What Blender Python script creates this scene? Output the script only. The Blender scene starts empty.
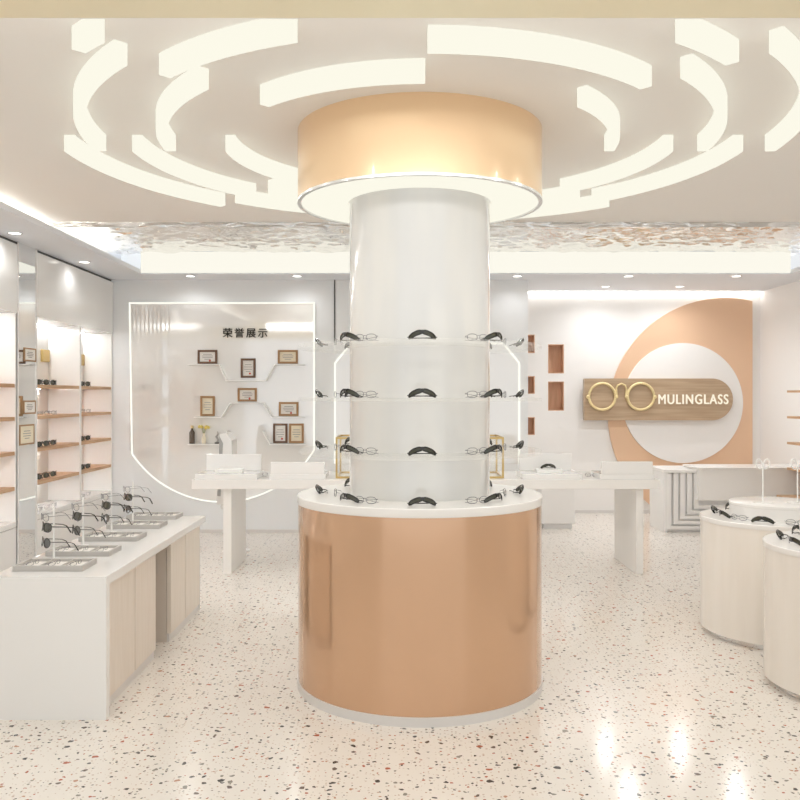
import bpy, bmesh, math, random
from mathutils import Vector, Matrix
S = bpy.context.scene
C = S.collection
PI = math.pi
R = math.radians
random.seed(7)

# ------------------------------------------------------------ camera, world, exposure
cd = bpy.data.cameras.new('camera'); cam = bpy.data.objects.new('camera', cd); C.objects.link(cam)
cam.location = (0, 0, 1.5); cam.rotation_euler = (R(90), 0, 0)
cd.sensor_width = 36; cd.lens = 36 * 855 / 800; cd.shift_y = -.005; cd.clip_start = .05; cd.clip_end = 100
S.camera = cam
vs = S.view_settings
vs.view_transform = 'Standard'; vs.look = 'None'; vs.gamma = 1; vs.use_curve_mapping = False
vs.exposure = 0.82
w = bpy.data.worlds.new('world'); S.world = w; w.use_nodes = True
bgn = w.node_tree.nodes['Background']; bgn.inputs[0].default_value = (.97, .985, 1, 1); bgn.inputs[1].default_value = .65
try:
    S.cycles.max_bounces = 14; S.cycles.diffuse_bounces = 8; S.cycles.glossy_bounces = 6
    S.cycles.transparent_max_bounces = 24; S.cycles.transmission_bounces = 10
    S.cycles.sample_clamp_indirect = 4
except Exception: pass

def area_lamp(name, loc, size, energy, color=(1, .96, .9), rot=(0, 0, 0)):
    l = bpy.data.lights.new(name, 'AREA'); l.shape = 'RECTANGLE'; l.size, l.size_y = size; l.energy = energy; l.color = color
    o = bpy.data.objects.new(name, l); o.location = loc; o.rotation_euler = rot; C.objects.link(o); return o
AREAS = [  # unseen fill lamps added to brighten the room, overhead and behind the beam
    ('fill_light_front', (0.1, 0.6, 2.85), (3.2, 1.6), 5),
    ('fill_light_behind_beam', (0.3, 2.62, 2.80), (5.6, .12), 12, (1, 1, 1), (R(48), 0, 0)),
]
for a in AREAS: area_lamp(*a)

# ------------------------------------------------------------ materials
def mat(name, col, rough=.5, metal=0.0, coat=0.0, emis=None, es=1.0, spec=.5, trans=0, ior=1.45, alpha=1):
    m = bpy.data.materials.new(name); m.use_nodes = True
    b = m.node_tree.nodes['Principled BSDF']
    b.inputs['Base Color'].default_value = (*col, 1); b.inputs['Roughness'].default_value = rough
    b.inputs['Metallic'].default_value = metal; b.inputs['Coat Weight'].default_value = coat
    b.inputs['Coat Roughness'].default_value = .05
    b.inputs['Specular IOR Level'].default_value = spec; b.inputs['IOR'].default_value = ior
    b.inputs['Transmission Weight'].default_value = trans; b.inputs['Alpha'].default_value = alpha
    if emis: b.inputs['Emission Color'].default_value = (*emis, 1); b.inputs['Emission Strength'].default_value = es
    return m
def noisy(m, c1, c2, scale=(1, 1, 1), ns=5, detail=4, lo=.35, hi=.65):
    nt = m.node_tree; b = nt.nodes['Principled BSDF']
    tc = nt.nodes.new('ShaderNodeTexCoord'); mp = nt.nodes.new('ShaderNodeMapping'); mp.inputs['Scale'].default_value = scale
    n = nt.nodes.new('ShaderNodeTexNoise'); n.inputs['Scale'].default_value = ns; n.inputs['Detail'].default_value = detail
    r = nt.nodes.new('ShaderNodeValToRGB'); r.color_ramp.elements[0].position = lo; r.color_ramp.elements[1].position = hi
    r.color_ramp.elements[0].color = (*c1, 1); r.color_ramp.elements[1].color = (*c2, 1)
    L = nt.links.new
    L(tc.outputs['Object'], mp.inputs[0]); L(mp.outputs[0], n.inputs['Vector']); L(n.outputs[0], r.inputs[0]); L(r.outputs[0], b.inputs['Base Color'])
    return m
def emit(name, col, s=1.0):
    m = bpy.data.materials.new(name); m.use_nodes = True; nt = m.node_tree
    nt.nodes.remove(nt.nodes['Principled BSDF']); e = nt.nodes.new('ShaderNodeEmission')
    e.inputs[0].default_value = (*col, 1); e.inputs[1].default_value = s
    nt.links.new(e.outputs[0], nt.nodes['Material Output'].inputs[0]); return m

M = {}
M['wall'] = mat('white_paint', (.88, .87, .855), .6)
M['coolwall'] = mat('cool_white_paint', (.85, .87, .885), .55)
M['ceil'] = mat('ceiling_paint', (.86, .835, .80), .7)
M['soffit'] = mat('soffit_paint', (.78, .81, .86), .6)
M['gloss'] = mat('white_lacquer', (.87, .865, .85), .12, coat=.4)
M['white'] = mat('white_stone', (.87, .855, .83), .22)
M['whitem'] = mat('matt_white_board', (.87, .86, .845), .45)
M['tube'] = mat('column_lacquer', (.80, .80, .78), .08, coat=1)
noisy(M['tube'], (.72, .725, .72), (.78, .775, .75), (3, 3, .6), 2, 2)
M['copper'] = mat('peach_metal', (.65, .41, .255), .13, metal=.5, coat=.4)
M['peachwall'] = mat('peach_lacquer', (.80, .55, .375), .3, metal=.15)
M['drumshade'] = mat('peach_shade', (.88, .64, .41), .3, metal=.35, coat=.3)
M['silver'] = mat('silver_trim', (.75, .75, .75), .25, metal=.9)
M['lamp'] = emit('lamp_glow', (.955, .93, .80), .58)
M['lampline'] = emit('led_line', (1, .98, .88), .62)
M['cove'] = emit('cove_led', (1, .92, .78), 9)
M['cove_logo'] = emit('cove_led_logo', (1, .96, .9), 4)
M['coveface'] = emit('cove_face_glow', (1, .97, .86), .555)  # cove light falling on the face painted as emission; the face is no lamp
M['shelfled'] = emit('shelf_led', (.97, .99, 1), 44)
M['downl'] = emit('downlight_glow', (1, .98, .94), 2.5)
M['gold'] = mat('brass', (.58, .42, .17), .3, metal=.8)
M['palegold'] = mat('pale_brass', (.80, .66, .36), .35, metal=.3)
M['mirror'] = mat('mirror', (.86, .87, .87), .02, metal=1)
M['ripple'] = mat('rippled_metal', (.93, .92, .90), .08, metal=.8)
M['goldbeam'] = mat('gold_lacquer', (.93, .86, .64), .3, metal=.3)
M['black'] = mat('black_acetate', (.022, .022, .02), .18, coat=.5)
M['lens'] = mat('olive_dark_lens', (.045, .048, .03), .06, coat=1)
M['greylens'] = mat('grey_lens', (.10, .10, .10), .06, coat=1)
M['wire'] = mat('dark_wire', (.12, .12, .14), .3, metal=.6)
M['wlens'] = mat('clear_lens', (.95, .96, 1), .03, trans=1, ior=1.02)
M['darkframe'] = mat('dark_wood_frame', (.16, .085, .05), .4)
M['goldframe'] = mat('bronze_frame', (.38, .22, .10), .4)
M['paper'] = mat('certificate_paper', (.86, .84, .80), .6)
M['cream'] = mat('cream_paper', (.85, .78, .62), .6)
M['ink'] = mat('grey_ink', (.35, .33, .32), .6)
M['red'] = mat('red_seal', (.6, .08, .05), .6)
M['taupe'] = mat('taupe_leather', (.50, .478, .455), .5)
M['velvet'] = mat('cream_velvet', (.82, .79, .74), .8)
M['door'] = mat('pale_beech', (.72, .63, .53), .4)
noisy(M['door'], (.79, .72, .635), (.83, .765, .685), (14, 14, 1), 3, 5)
M['door2'] = mat('beech_side', (.68, .62, .55), .45)
M['wood'] = mat('oak', (.52, .32, .18), .4)
noisy(M['wood'], (.46, .27, .14), (.60, .39, .23), (8, 1, 14), 3, 6)
M['signwood'] = mat('sign_oak', (.5, .36, .24), .35)
noisy(M['signwood'], (.42, .30, .195), (.52, .385, .26), (.8, 3, 12), 2.5, 6)
M['nichewood'] = mat('niche_wood', (.55, .32, .20), .4)
noisy(M['nichewood'], (.64, .40, .26), (.74, .49, .33), (12, 1, 1), 4, 5)
M['text'] = mat('white_acrylic_letter', (.95, .93, .88), .4, emis=(1, .97, .9), es=.08)
M['dark'] = mat('dark_letter', (.05, .05, .05), .4)
M['seam'] = mat('seam', (.10, .10, .10), .6)
M['greyplastic'] = mat('grey_plastic', (.38, .38, .37), .4)
M['clearw'] = mat('white_acrylic', (.9, .9, .88), .2)
M['brownglass'] = mat('brown_bottle', (.10, .07, .05), .15)
M['yellow'] = mat('yellow_petals', (.80, .66, .18), .6)
M['green'] = mat('leaf_green', (.30, .36, .16), .6)
M['cabint'] = mat('cabinet_interior', (.90, .895, .885), .35)
M['plinth'] = mat('plinth_white', (.74, .72, .70), .3)
M['groove'] = mat('groove_grey', (.80, .80, .80), .6)
M['drumwood'] = mat('cream_lacquer_drum', (.80, .74, .66), .25, coat=.2)
noisy(M['drumwood'], (.83, .785, .72), (.87, .83, .77), (6, 6, .7), 2, 4)

# clear acrylic with a milky body
def acrylic(name, a=.62, tint=(.95, .95, .93)):
    m = bpy.data.materials.new(name); m.use_nodes = True; nt = m.node_tree; b = nt.nodes['Principled BSDF']
    b.inputs['Base Color'].default_value = (*tint, 1); b.inputs['Roughness'].default_value = .04
    t = nt.nodes.new('ShaderNodeBsdfTransparent'); t.inputs[0].default_value = (.99, .99, .985, 1)
    mx = nt.nodes.new('ShaderNodeMixShader'); mx.inputs[0].default_value = 1 - a
    nt.links.new(t.outputs[0], mx.inputs[1]); nt.links.new(b.outputs[0], mx.inputs[2])
    nt.links.new(mx.outputs[0], nt.nodes['Material Output'].inputs[0]); return m
M['acrylic'] = acrylic('clear_acrylic', .86)
M['wlens'] = acrylic('clear_lens_sheet', .95)
M['pane'] = acrylic('clear_glass', .9)

# honour panel: milky glass with mirror reflections
m = bpy.data.materials.new('honour_glass'); m.use_nodes = True; nt = m.node_tree; b = nt.nodes['Principled BSDF']
b.inputs['Base Color'].default_value = (.88, .87, .85, 1); b.inputs['Roughness'].default_value = .35
g = nt.nodes.new('ShaderNodeBsdfGlossy'); g.inputs['Color'].default_value = (.92, .92, .91, 1); g.inputs['Roughness'].default_value = .05
mx = nt.nodes.new('ShaderNodeMixShader'); mx.inputs[0].default_value = .30
nt.links.new(b.outputs[0], mx.inputs[1]); nt.links.new(g.outputs[0], mx.inputs[2]); nt.links.new(mx.outputs[0], nt.nodes['Material Output'].inputs[0])
M['honour'] = m

# terrazzo floor
m = bpy.data.materials.new('terrazzo'); m.use_nodes = True; nt = m.node_tree; b = nt.nodes['Principled BSDF']; L = nt.links.new
tc = nt.nodes.new('ShaderNodeTexCoord')
base = (.84, .795, .735, 1)
cur = None
def chips(scale, thr_lo, keep, colors, prev, seed, warp):
    mp = nt.nodes.new('ShaderNodeMapping'); mp.inputs['Location'].default_value = (seed, seed * .7, 0)
    L(tc.outputs['Object'], mp.inputs[0])
    nz = nt.nodes.new('ShaderNodeTexNoise'); nz.inputs['Scale'].default_value = scale * 1.6; nz.inputs['Detail'].default_value = 1
    L(mp.outputs[0], nz.inputs['Vector'])
    sc = nt.nodes.new('ShaderNodeVectorMath'); sc.operation = 'SCALE'; sc.inputs['Scale'].default_value = warp / scale
    L(nz.outputs['Color'], sc.inputs[0])
    ad = nt.nodes.new('ShaderNodeVectorMath'); ad.operation = 'ADD'; L(mp.outputs[0], ad.inputs[0]); L(sc.outputs[0], ad.inputs[1])
    v = nt.nodes.new('ShaderNodeTexVoronoi'); v.voronoi_dimensions = '2D'; v.inputs['Scale'].default_value = scale; v.inputs['Randomness'].default_value = 1
    L(ad.outputs[0], v.inputs['Vector'])
    sep = nt.nodes.new('ShaderNodeSeparateColor'); L(v.outputs['Color'], sep.inputs[0])
    # random radius per cell
    rr = nt.nodes.new('ShaderNodeMath'); rr.operation = 'MULTIPLY_ADD'; rr.inputs[1].default_value = thr_lo * .9; rr.inputs[2].default_value = thr_lo * .45
    L(sep.outputs[1], rr.inputs[0])
    lt = nt.nodes.new('ShaderNodeMath'); lt.operation = 'LESS_THAN'; L(v.outputs['Distance'], lt.inputs[0]); L(rr.outputs[0], lt.inputs[1])
    kp = nt.nodes.new('ShaderNodeMath'); kp.operation = 'LESS_THAN'; kp.inputs[1].default_value = keep; L(sep.outputs[0], kp.inputs[0])
    mu = nt.nodes.new('ShaderNodeMath'); mu.operation = 'MULTIPLY'; L(lt.outputs[0], mu.inputs[0]); L(kp.outputs[0], mu.inputs[1])
    cr = nt.nodes.new('ShaderNodeValToRGB'); cr.color_ramp.interpolation = 'CONSTANT'
    els = cr.color_ramp.elements
    while len(els) < len(colors): els.new(.5)
    for i, (p, c) in enumerate(colors): els[i].position = p; els[i].color = (*c, 1)
    L(sep.outputs[2], cr.inputs[0])
    mix = nt.nodes.new('ShaderNodeMix'); mix.data_type = 'RGBA'; L(mu.outputs[0], mix.inputs[0])
    if prev is None: mix.inputs[6].default_value = base
    else: L(prev, mix.inputs[6])
    L(cr.outputs[0], mix.inputs[7])
    return mix.outputs[2]
darkmix = [(0, (.06, .055, .05)), (.38, (.15, .11, .09)), (.55, (.42, .12, .065)), (.74, (.27, .25, .21)), (.86, (.50, .28, .18))]
pale = [(0, (.60, .50, .42)), (.4, (.66, .60, .54)), (.7, (.52, .38, .29))]
cur = chips(60, .22, .30, pale, cur, 1.3, .5)
cur = chips(36, .19, .34, darkmix, cur, 4.1, .6)
cur = chips(18, .155, .36, darkmix, cur, 8.7, .6)
L(cur, b.inputs['Base Color']); b.inputs['Roughness'].default_value = .14; b.inputs['Specular IOR Level'].default_value = .55
M['floor'] = m

# ------------------------------------------------------------ mesh helpers
def nb(): return bmesh.new()
def bx(bm, x0, x1, y0, y1, z0, z1, bev=0, seg=2):
    vs_ = [bm.verts.new(p) for p in [(x0,y0,z0),(x1,y0,z0),(x1,y1,z0),(x0,y1,z0),(x0,y0,z1),(x1,y0,z1),(x1,y1,z1),(x0,y1,z1)]]
    fs = [(0,3,2,1),(4,5,6,7),(0,1,5,4),(1,2,6,5),(2,3,7,6),(3,0,4,7)]
    F = [bm.faces.new([vs_[i] for i in f]) for f in fs]
    if bev:
        ed = set(e for f in F for e in f.edges)
        bmesh.ops.bevel(bm, geom=list(ed), offset=bev, segments=seg, affect='EDGES', profile=.5)
    return bm
def prism(bm, pts, axis, a, b):
    """closed polygon pts (u,v) extruded along axis 'x','y','z' from a to b"""
    def P(u, v, w):
        return {'z': (u, v, w), 'y': (u, w, v), 'x': (w, u, v)}[axis]
    A = [bm.verts.new(P(u, v, a)) for u, v in pts]; B = [bm.verts.new(P(u, v, b)) for u, v in pts]
    n = len(pts)
    bm.faces.new(A); bm.faces.new(B[::-1])
    for i in range(n): bm.faces.new([A[i], B[i], B[(i+1) % n], A[(i+1) % n]])
    bmesh.ops.recalc_face_normals(bm, faces=bm.faces[:])
    return bm
def ringprism(bm, ro, ri, z0, z1, cx=0, cy=0, n=96, a0=0, a1=2*PI, ymin=None):
    full = abs(a1 - a0 - 2*PI) < 1e-6
    k = n if full else n + 1
    rows = []
    for i in range(k):
        a = a0 + (a1 - a0) * i / n
        row = []
        for r, z in ((ro, z0), (ro, z1), (ri, z1), (ri, z0)):
            row.append(bm.verts.new((cx + r*math.cos(a), cy + r*math.sin(a), z)))
        rows.append(row)
    for i in range(n):
        p, q = rows[i], rows[(i+1) % k]
        for j in range(4): bm.faces.new([p[j], q[j], q[(j+1) % 4], p[(j+1) % 4]])
    if not full:
        bm.faces.new(rows[0]); bm.faces.new(rows[-1][::-1])
    bmesh.ops.recalc_face_normals(bm, faces=bm.faces[:])
    return bm
def lathe(bm, prof, cx=0, cy=0, cz=0, n=64):
    rows = []
    for i in range(n):
        a = 2*PI*i/n
        rows.append([bm.verts.new((cx + r*math.cos(a), cy + r*math.sin(a), cz + z)) if r > 1e-6 else None for r, z in prof])
    poles = {j: bm.verts.new((cx, cy, cz + z)) for j, (r, z) in enumerate(prof) if r <= 1e-6}
    for i in range(n):
        p, q = rows[i], rows[(i+1) % n]
        for j in range(len(prof)-1):
            vs_ = []
            for v in (p[j] or poles.get(j), q[j] or poles.get(j), q[j+1] or poles.get(j+1), p[j+1] or poles.get(j+1)):
                if v not in vs_: vs_.append(v)
            if len(vs_) > 2: bm.faces.new(vs_)
    bmesh.ops.recalc_face_normals(bm, faces=bm.faces[:])
    return bm
def tube(bm, pts, r, closed=False, n=8, flat=1.0):
    pts = [Vector(p) for p in pts]; m_ = len(pts); rings = []
    for i, p in enumerate(pts):
        if closed: t = pts[(i+1) % m_] - pts[i-1]
        else: t = pts[min(i+1, m_-1)] - pts[max(i-1, 0)]
        t.normalize()
        up = Vector((0, 0, 1)) if abs(t.z) < .9 else Vector((0, 1, 0))
        if closed: up = Vector((0, 1, 0)) if abs(t.y) < .9 else Vector((0, 0, 1))
        s = t.cross(up).normalized(); u = s.cross(t).normalized()
        rr = r[i] if isinstance(r, (list, tuple)) else r
        rings.append([bm.verts.new(p + s*math.cos(2*PI*k/n)*rr*flat + u*math.sin(2*PI*k/n)*rr) for k in range(n)])
    for i in range(m_ if closed else m_-1):
        a, b_ = rings[i], rings[(i+1) % m_]
        for k in range(n): bm.faces.new([a[k], a[(k+1) % n], b_[(k+1) % n], b_[k]])
    if not closed: bm.faces.new(rings[0][::-1]); bm.faces.new(rings[-1])
    bmesh.ops.recalc_face_normals(bm, faces=bm.faces[:])
    return bm
def obj(name, bm, m, parent=None, smooth=False, loc=(0, 0, 0)):
    me = bpy.data.meshes.new(name); bm.to_mesh(me); bm.free()
    for k in (m if isinstance(m, (list, tuple)) else [m]): me.materials.append(M[k] if isinstance(k, str) else k)
    if smooth:
        me.polygons.foreach_set('use_smooth', [True]*len(me.polygons))
        try: me.set_sharp_from_angle(angle=R(40))
        except Exception: pass
    o = bpy.data.objects.new(name, me); o.location = loc; C.objects.link(o)
    if parent: o.parent = parent
    return o
def tag(o, label=None, cat=None, group=None, kind=None):
    if label: o['label'] = label
    if cat: o['category'] = cat
    if group: o['group'] = group
    if kind: o['kind'] = kind
    return o
def thing(name, label, cat, loc=(0, 0, 0), rz=0, group=None):
    o = bpy.data.objects.new(name, None); o.empty_display_size = .05; C.objects.link(o)
    o.location = loc; o.rotation_euler = (0, 0, rz)
    return tag(o, label, cat, group)
def struct(name, bm, m, label=None, smooth=False):
    o = obj(name, bm, m, smooth=smooth); o['kind'] = 'structure'
    if label: o['label'] = label
    return o
def box(*a, **k): return bx(nb(), *a, **k)
KIDS = {}
def dup(root, loc, rot, label, cat=None, group=None):
    r = root.copy(); C.objects.link(r); r.location = loc; r.rotation_euler = rot
    r['label'] = label
    if cat: r['category'] = cat
    if group: r['group'] = group
    elif 'group' in r: del r['group']
    for ch in list(root.children):
        c = ch.copy(); C.objects.link(c); c.parent = r
        for g_ in list(ch.children):
            d = g_.copy(); C.objects.link(d); d.parent = c
    return r

# ------------------------------------------------------------ setting
CX, CY = .103, 4.504
SZ = 2.77      # soffit underside
struct('floor', box(-3.95, 4.85, -1.2, 11.3, -.1, 0), 'floor', 'cream terrazzo floor with dark and rust chips')
struct('wall_left', box(-3.75, -3.6, -1.2, 9.5, 0, 3.15), 'wall')
struct('wall_right', box(4.615, 4.75, -1.2, 11.1, 0, 3.15), 'wall')
# back wall behind the honour panel, with the lit arch recess behind the column
bm = nb(); bx(bm, -3.6, 1.401, 9.36, 9.5, 0, 3.15)
struct('wall_back', bm, 'coolwall')
bm = nb(); bx(bm, 1.27, 1.401, 9.5, 11.0, 0, 3.15)
struct('wall_alcove', bm, 'wall')
# alcove wall with square niches
NY = 10.96
holes = [(1.53, 1.728, 2.05, 2.287), (1.53, 1.728, 1.528, 1.756), (1.53, 1.728, 1.0, 1.23), (1.897, 2.102, 1.79, 2.163), (1.897, 2.102, 1.312, 1.686)]
def wall_holes(x0, x1, z0, z1, y0, y1, hs):
    xs = sorted({x0, x1, *[h[0] for h in hs], *[h[1] for h in hs]}); zs = sorted({z0, z1, *[h[2] for h in hs], *[h[3] for h in hs]})
    bm = nb()
    for i in range(len(xs)-1):
        for j in range(len(zs)-1):
            cx_, cz_ = (xs[i]+xs[i+1])/2, (zs[j]+zs[j+1])/2
            if any(h[0] < cx_ < h[1] and h[2] < cz_ < h[3] for h in hs): continue
            bm.faces.new([bm.verts.new(p) for p in ((xs[i], y0, zs[j]), (xs[i+1], y0, zs[j]), (xs[i+1], y0, zs[j+1]), (xs[i], y0, zs[j+1]))])
    bmesh.ops.remove_doubles(bm, verts=bm.verts[:], dist=1e-5)
    return bm
struct('wall_logo', wall_holes(1.401, 4.615, 0, 2.95, NY, NY, holes), 'wall')
struct('wall_logo_backing', box(1.27, 4.75, NY+.24, NY+.3, 0, 3.15), 'wall')
# ceilings
bm = nb(); bx(bm, -2.95, 4.3, 2.95, 6.76, 2.876, 2.93)
struct('ceiling', bm, 'ceil', 'flat ceiling slab carrying the curved lamps')
struct('ceiling_front', box(-3.6, 4.615, -1.2, 2.95, 2.95, 3.0), 'ceil')
# left soffit with upturned lip and LED cove
bm = nb()
bx(bm, -3.6, -2.695, 2.9, 9.36, SZ, SZ+.02); bx(bm, -2.71, -2.695, 2.9, 8.9, SZ+.02, SZ+.045); bx(bm, -3.1, -3.05, 2.9, 9.36, SZ+.02, 3.05)
struct('ceiling_soffit_left', bm, 'soffit')
bm = nb()
bx(bm, 4.06, 4.615, 2.9, 9.36, SZ, SZ+.02); bx(bm, 4.06, 4.075, 2.9, 8.9, SZ+.02, SZ+.045); bx(bm, 4.4, 4.45, 2.9, 9.36, SZ+.02, 3.05)
struct('ceiling_soffit_right', bm, 'soffit')
struct('ceiling_soffit_back', box(-2.695, 4.06, 8.90, 9.36, SZ, SZ+.25), 'soffit')
struct('ceiling_alcove', box(1.401, 4.615, 9.36, 10.95, 2.833, 2.9), 'soffit')
struct('trim_cove_back', box(-2.695, 4.06, 8.885, 8.90, SZ+.012, 3.0), 'coveface', 'cream cove face with painted-in glow')
struct('trim_cove_left', box(-2.98, -2.95, 3.2, 8.86, SZ+.03, SZ+.05), 'cove')
struct('trim_cove_right', box(4.30, 4.33, 3.2, 8.86, SZ+.03, SZ+.05), 'cove')
struct('trim_cove_logo', box(1.45, 4.6, NY-.06, NY-.03, 2.815, 2.832), 'cove_logo')
# rippled metal ceiling panel
bm = nb(); nx, ny = 420, 90
from mathutils import noise as mn
x0, x1, y0, y1 = -3.05, 4.4, 6.74, 9.0
gr = []
for j in range(ny+1):
    row = []
    for i in range(nx+1):
        x = x0+(x1-x0)*i/nx; y = y0+(y1-y0)*j/ny
        h = .024*mn.noise(Vector((x*5.5, y*12, .3))) + .012*mn.noise(Vector((x*12, y*30, 2.1)))
        row.append(bm.verts.new((x, y, 3.0 + h)))
    gr.append(row)
for j in range(ny):
    for i in range(nx): bm.faces.new([gr[j][i], gr[j+1][i], gr[j+1][i+1], gr[j][i+1]])
struct('ceiling_ripple_panel', bm, 'ripple', 'rippled mirror metal ceiling panel', smooth=True)
bm = nb(); nx = 300
for j in range(7):
    pass
rows = []
for j in range(9):
    row = []
    for i in range(nx+1):
        x = -2.95+(7.25)*i/nx; z = 2.836+.042*j/8
        h = .03*max(0, mn.noise(Vector((x*3.3, z*20, 5))))+.008*mn.noise(Vector((x*12, z*60, 1)))
        row.append(bm.verts.new((x, 6.775-h, z)))
    rows.append(row)
for j in range(8):
    for i in range(nx): bm.faces.new([rows[j][i], rows[j][i+1], rows[j+1][i+1], rows[j+1][i]])
struct('trim_ceiling_edge', bm, 'silver', 'dented silver trim along the ceiling slab edge', smooth=True)
# gold beam over the opening
struct('trim_beam', box(-3.6, 4.615, 1.9, 2.488, 2.6, 2.95), 'goldbeam', 'glossy gold beam across the opening')
# skirting
struct('baseboard_back', box(-3.1, 1.401, 9.345, 9.36, 0, .04), 'plinth')
struct('baseboard_logo', box(1.401, 4.615, NY-.015, NY, 0, .04), 'plinth')

# ------------------------------------------------------------ curved ceiling lamps
RINGS = {1: (1.873, 1.818), 2: (1.705, 1.650), 3: (1.515, 1.462), 4: (1.337, 1.283), 5: (1.023, .972)}
RN = {1: 'outermost', 2: 'second', 3: 'middle', 4: 'fourth', 5: 'innermost'}
odd = [(45, 90), (135, 180), (225, 270), (315, 360)]; even = [(0, 45), (90, 135), (180, 225), (270, 315)]
WHERE = {(45, 90): 'on the logo wall side of the far half', (135, 180): 'nearest the eyewear cabinets in the far half', (225, 270): 'on the cabinet side just under the gold beam',
         (315, 360): 'nearest the logo wall side in the near half', (0, 45): 'nearest the logo wall side in the far half', (90, 135): 'on the cabinet side of the far half',
         (180, 225): 'nearest the eyewear cabinets in the near half', (270, 315): 'on the logo wall side just under the gold beam'}
YCUT = 3.122
ARC_W = 3.4
for k, (ro, ri) in RINGS.items():
    for (a, b_) in (odd if k % 2 else even):
        a0, a1 = R(a), R(b_)
        bm = nb(); ringprism(bm, ro, ri, 2.789, 2.8765, CX, CY, 40, a0, a1)
        if CY - ro < YCUT and a >= 180:
            geom = bm.verts[:] + bm.edges[:] + bm.faces[:]
            r_ = bmesh.ops.bisect_plane(bm, geom=geom, plane_co=(0, YCUT, 0), plane_no=(0, -1, 0), clear_outer=True)
            ed = [e for e in r_['geom_cut'] if isinstance(e, bmesh.types.BMEdge)]
            if ed: bmesh.ops.holes_fill(bm, edges=ed)
        o = obj('curved_ceiling_lamp', bm, 'lamp')
        if k <= 3:
            for f_ in (.25, .75):
                am = a0 + (a1-a0)*f_; rm = (ro+ri)/2
                if CY + rm*math.sin(am) < YCUT + .05: continue
                l = bpy.data.lights.new('lamp_light', 'SPOT'); l.energy = ARC_W * (a1-a0)*rm; l.spot_size = R(165); l.spot_blend = .6; l.shadow_soft_size = .022; l.color = (.97, .985, 1)
                lo = bpy.data.objects.new('lamp_light', l); C.objects.link(lo); lo.parent = o; lo.location = (CX+rm*math.cos(am), CY+rm*math.sin(am), 2.765)
        tag(o, f'glowing curved ceiling lamp, {RN[k]} ring, {WHERE[(a, b_)]}', 'ceiling lamp', 'curved lamps ringed round the column')

# ------------------------------------------------------------ downlights
def downlight(x, y, z, label, e=8, rad=.045, spot=R(110), group='recessed downlights'):
    t = thing('downlight', label, 'downlight', (x, y, z), 0, group)
    bm = nb(); ringprism(bm, rad+.012, rad, -.004, .0, n=24); obj('rim', bm, 'silver', t)
    bm = nb(); lathe(bm, [(0, -.002), (rad, -.002), (rad, 0), (0, 0)], n=24); obj('glow_disc', bm, 'downl', t)
    l = bpy.data.lights.new('downlight_beam', 'SPOT'); l.energy = e; l.spot_size = spot; l.spot_blend = .8; l.shadow_soft_size = .04; l.color = (.98, .99, 1)
    lo = bpy.data.objects.new('beam', l); C.objects.link(lo); lo.parent = t; lo.location = (0, 0, -.012)
DL = [(-3.0, 6.66, 'over the eyewear cabinet beside the mirror pillar'), (-2.99, 8.1, 'over the far end of the eyewear cabinets'),
      (-2.22, 9.05, 'above the honour panel, nearer the cabinets'), (-1.09, 9.05, 'above the honour panel, nearer the column'), (1.24, 9.05, 'beside the column near the wall corner'),
      (2.42, 9.05, 'in front of the logo alcove, nearer the column'), (3.56, 9.05, 'in front of the logo alcove, nearer the corner')]
for x, y, s in DL: downlight(x, y, SZ, 'round recessed downlight in the soffit ' + s, 3 if x < -2.9 else (24 if x > 2 else 3.5), spot=R(160))
downlight(2.5, 10.4, 2.833, 'round recessed downlight in the alcove ceiling above the sign', 19, spot=R(165))
downlight(3.4, 10.4, 2.833, 'round recessed downlight in the alcove ceiling above the orange panel edge', 19, spot=R(165))

# ------------------------------------------------------------ central column
col = thing('display_column', 'tall round display column with peach metal base and three clear ring shelves', 'display column', (CX, CY, 0))
RB = .635
def L_(prof, n=128): return lathe(nb(), prof, n=n)
obj('plinth', L_([(0, 0), (RB+.003, 0), (RB+.006, .045), (0, .045)]), 'plinth', col, True)
obj('base_wrap', L_([(0, .045), (RB, .045), (RB, .947), (0, .947)], 160), 'copper', col, True)
obj('countertop', L_([(0, .947), (RB+.002, .947), (RB+.004, .951), (RB+.004, .985), (RB, .989), (0, .989)]), 'white', col, True)
obj('shaft', L_([(0, .989), (.368, .989), (.368, 2.50), (.374, 2.512), (0, 2.512)]), 'tube', col, True)
LEV = [.989, 1.222, 1.491, 1.762]
for z in LEV[1:]:
    t_ = obj('ring_shelf', ringprism(nb(), RB, .369, z-.017, z, n=128), 'acrylic', col, True)
tag(bpy.data.objects['ring_shelf'], 'clear acrylic ring shelf')
dr = thing('drum_ceiling_light', 'large peach drum light on the ceiling above the column', 'ceiling light', (CX, CY, 2.512))
bm = nb(); ringprism(bm, RB+.002, RB-.012, .0, .364, n=160); obj('shade', bm, 'drumshade', dr, True)
bm = nb(); ringprism(bm, RB+.004, RB-.016, -.012, 0, n=160); obj('rim', bm, 'silver', dr, True)
bm = nb(); ringprism(bm, RB-.0165, .376, -.006, .004, n=128); obj('diffuser', bm, 'lamp', dr)

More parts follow.
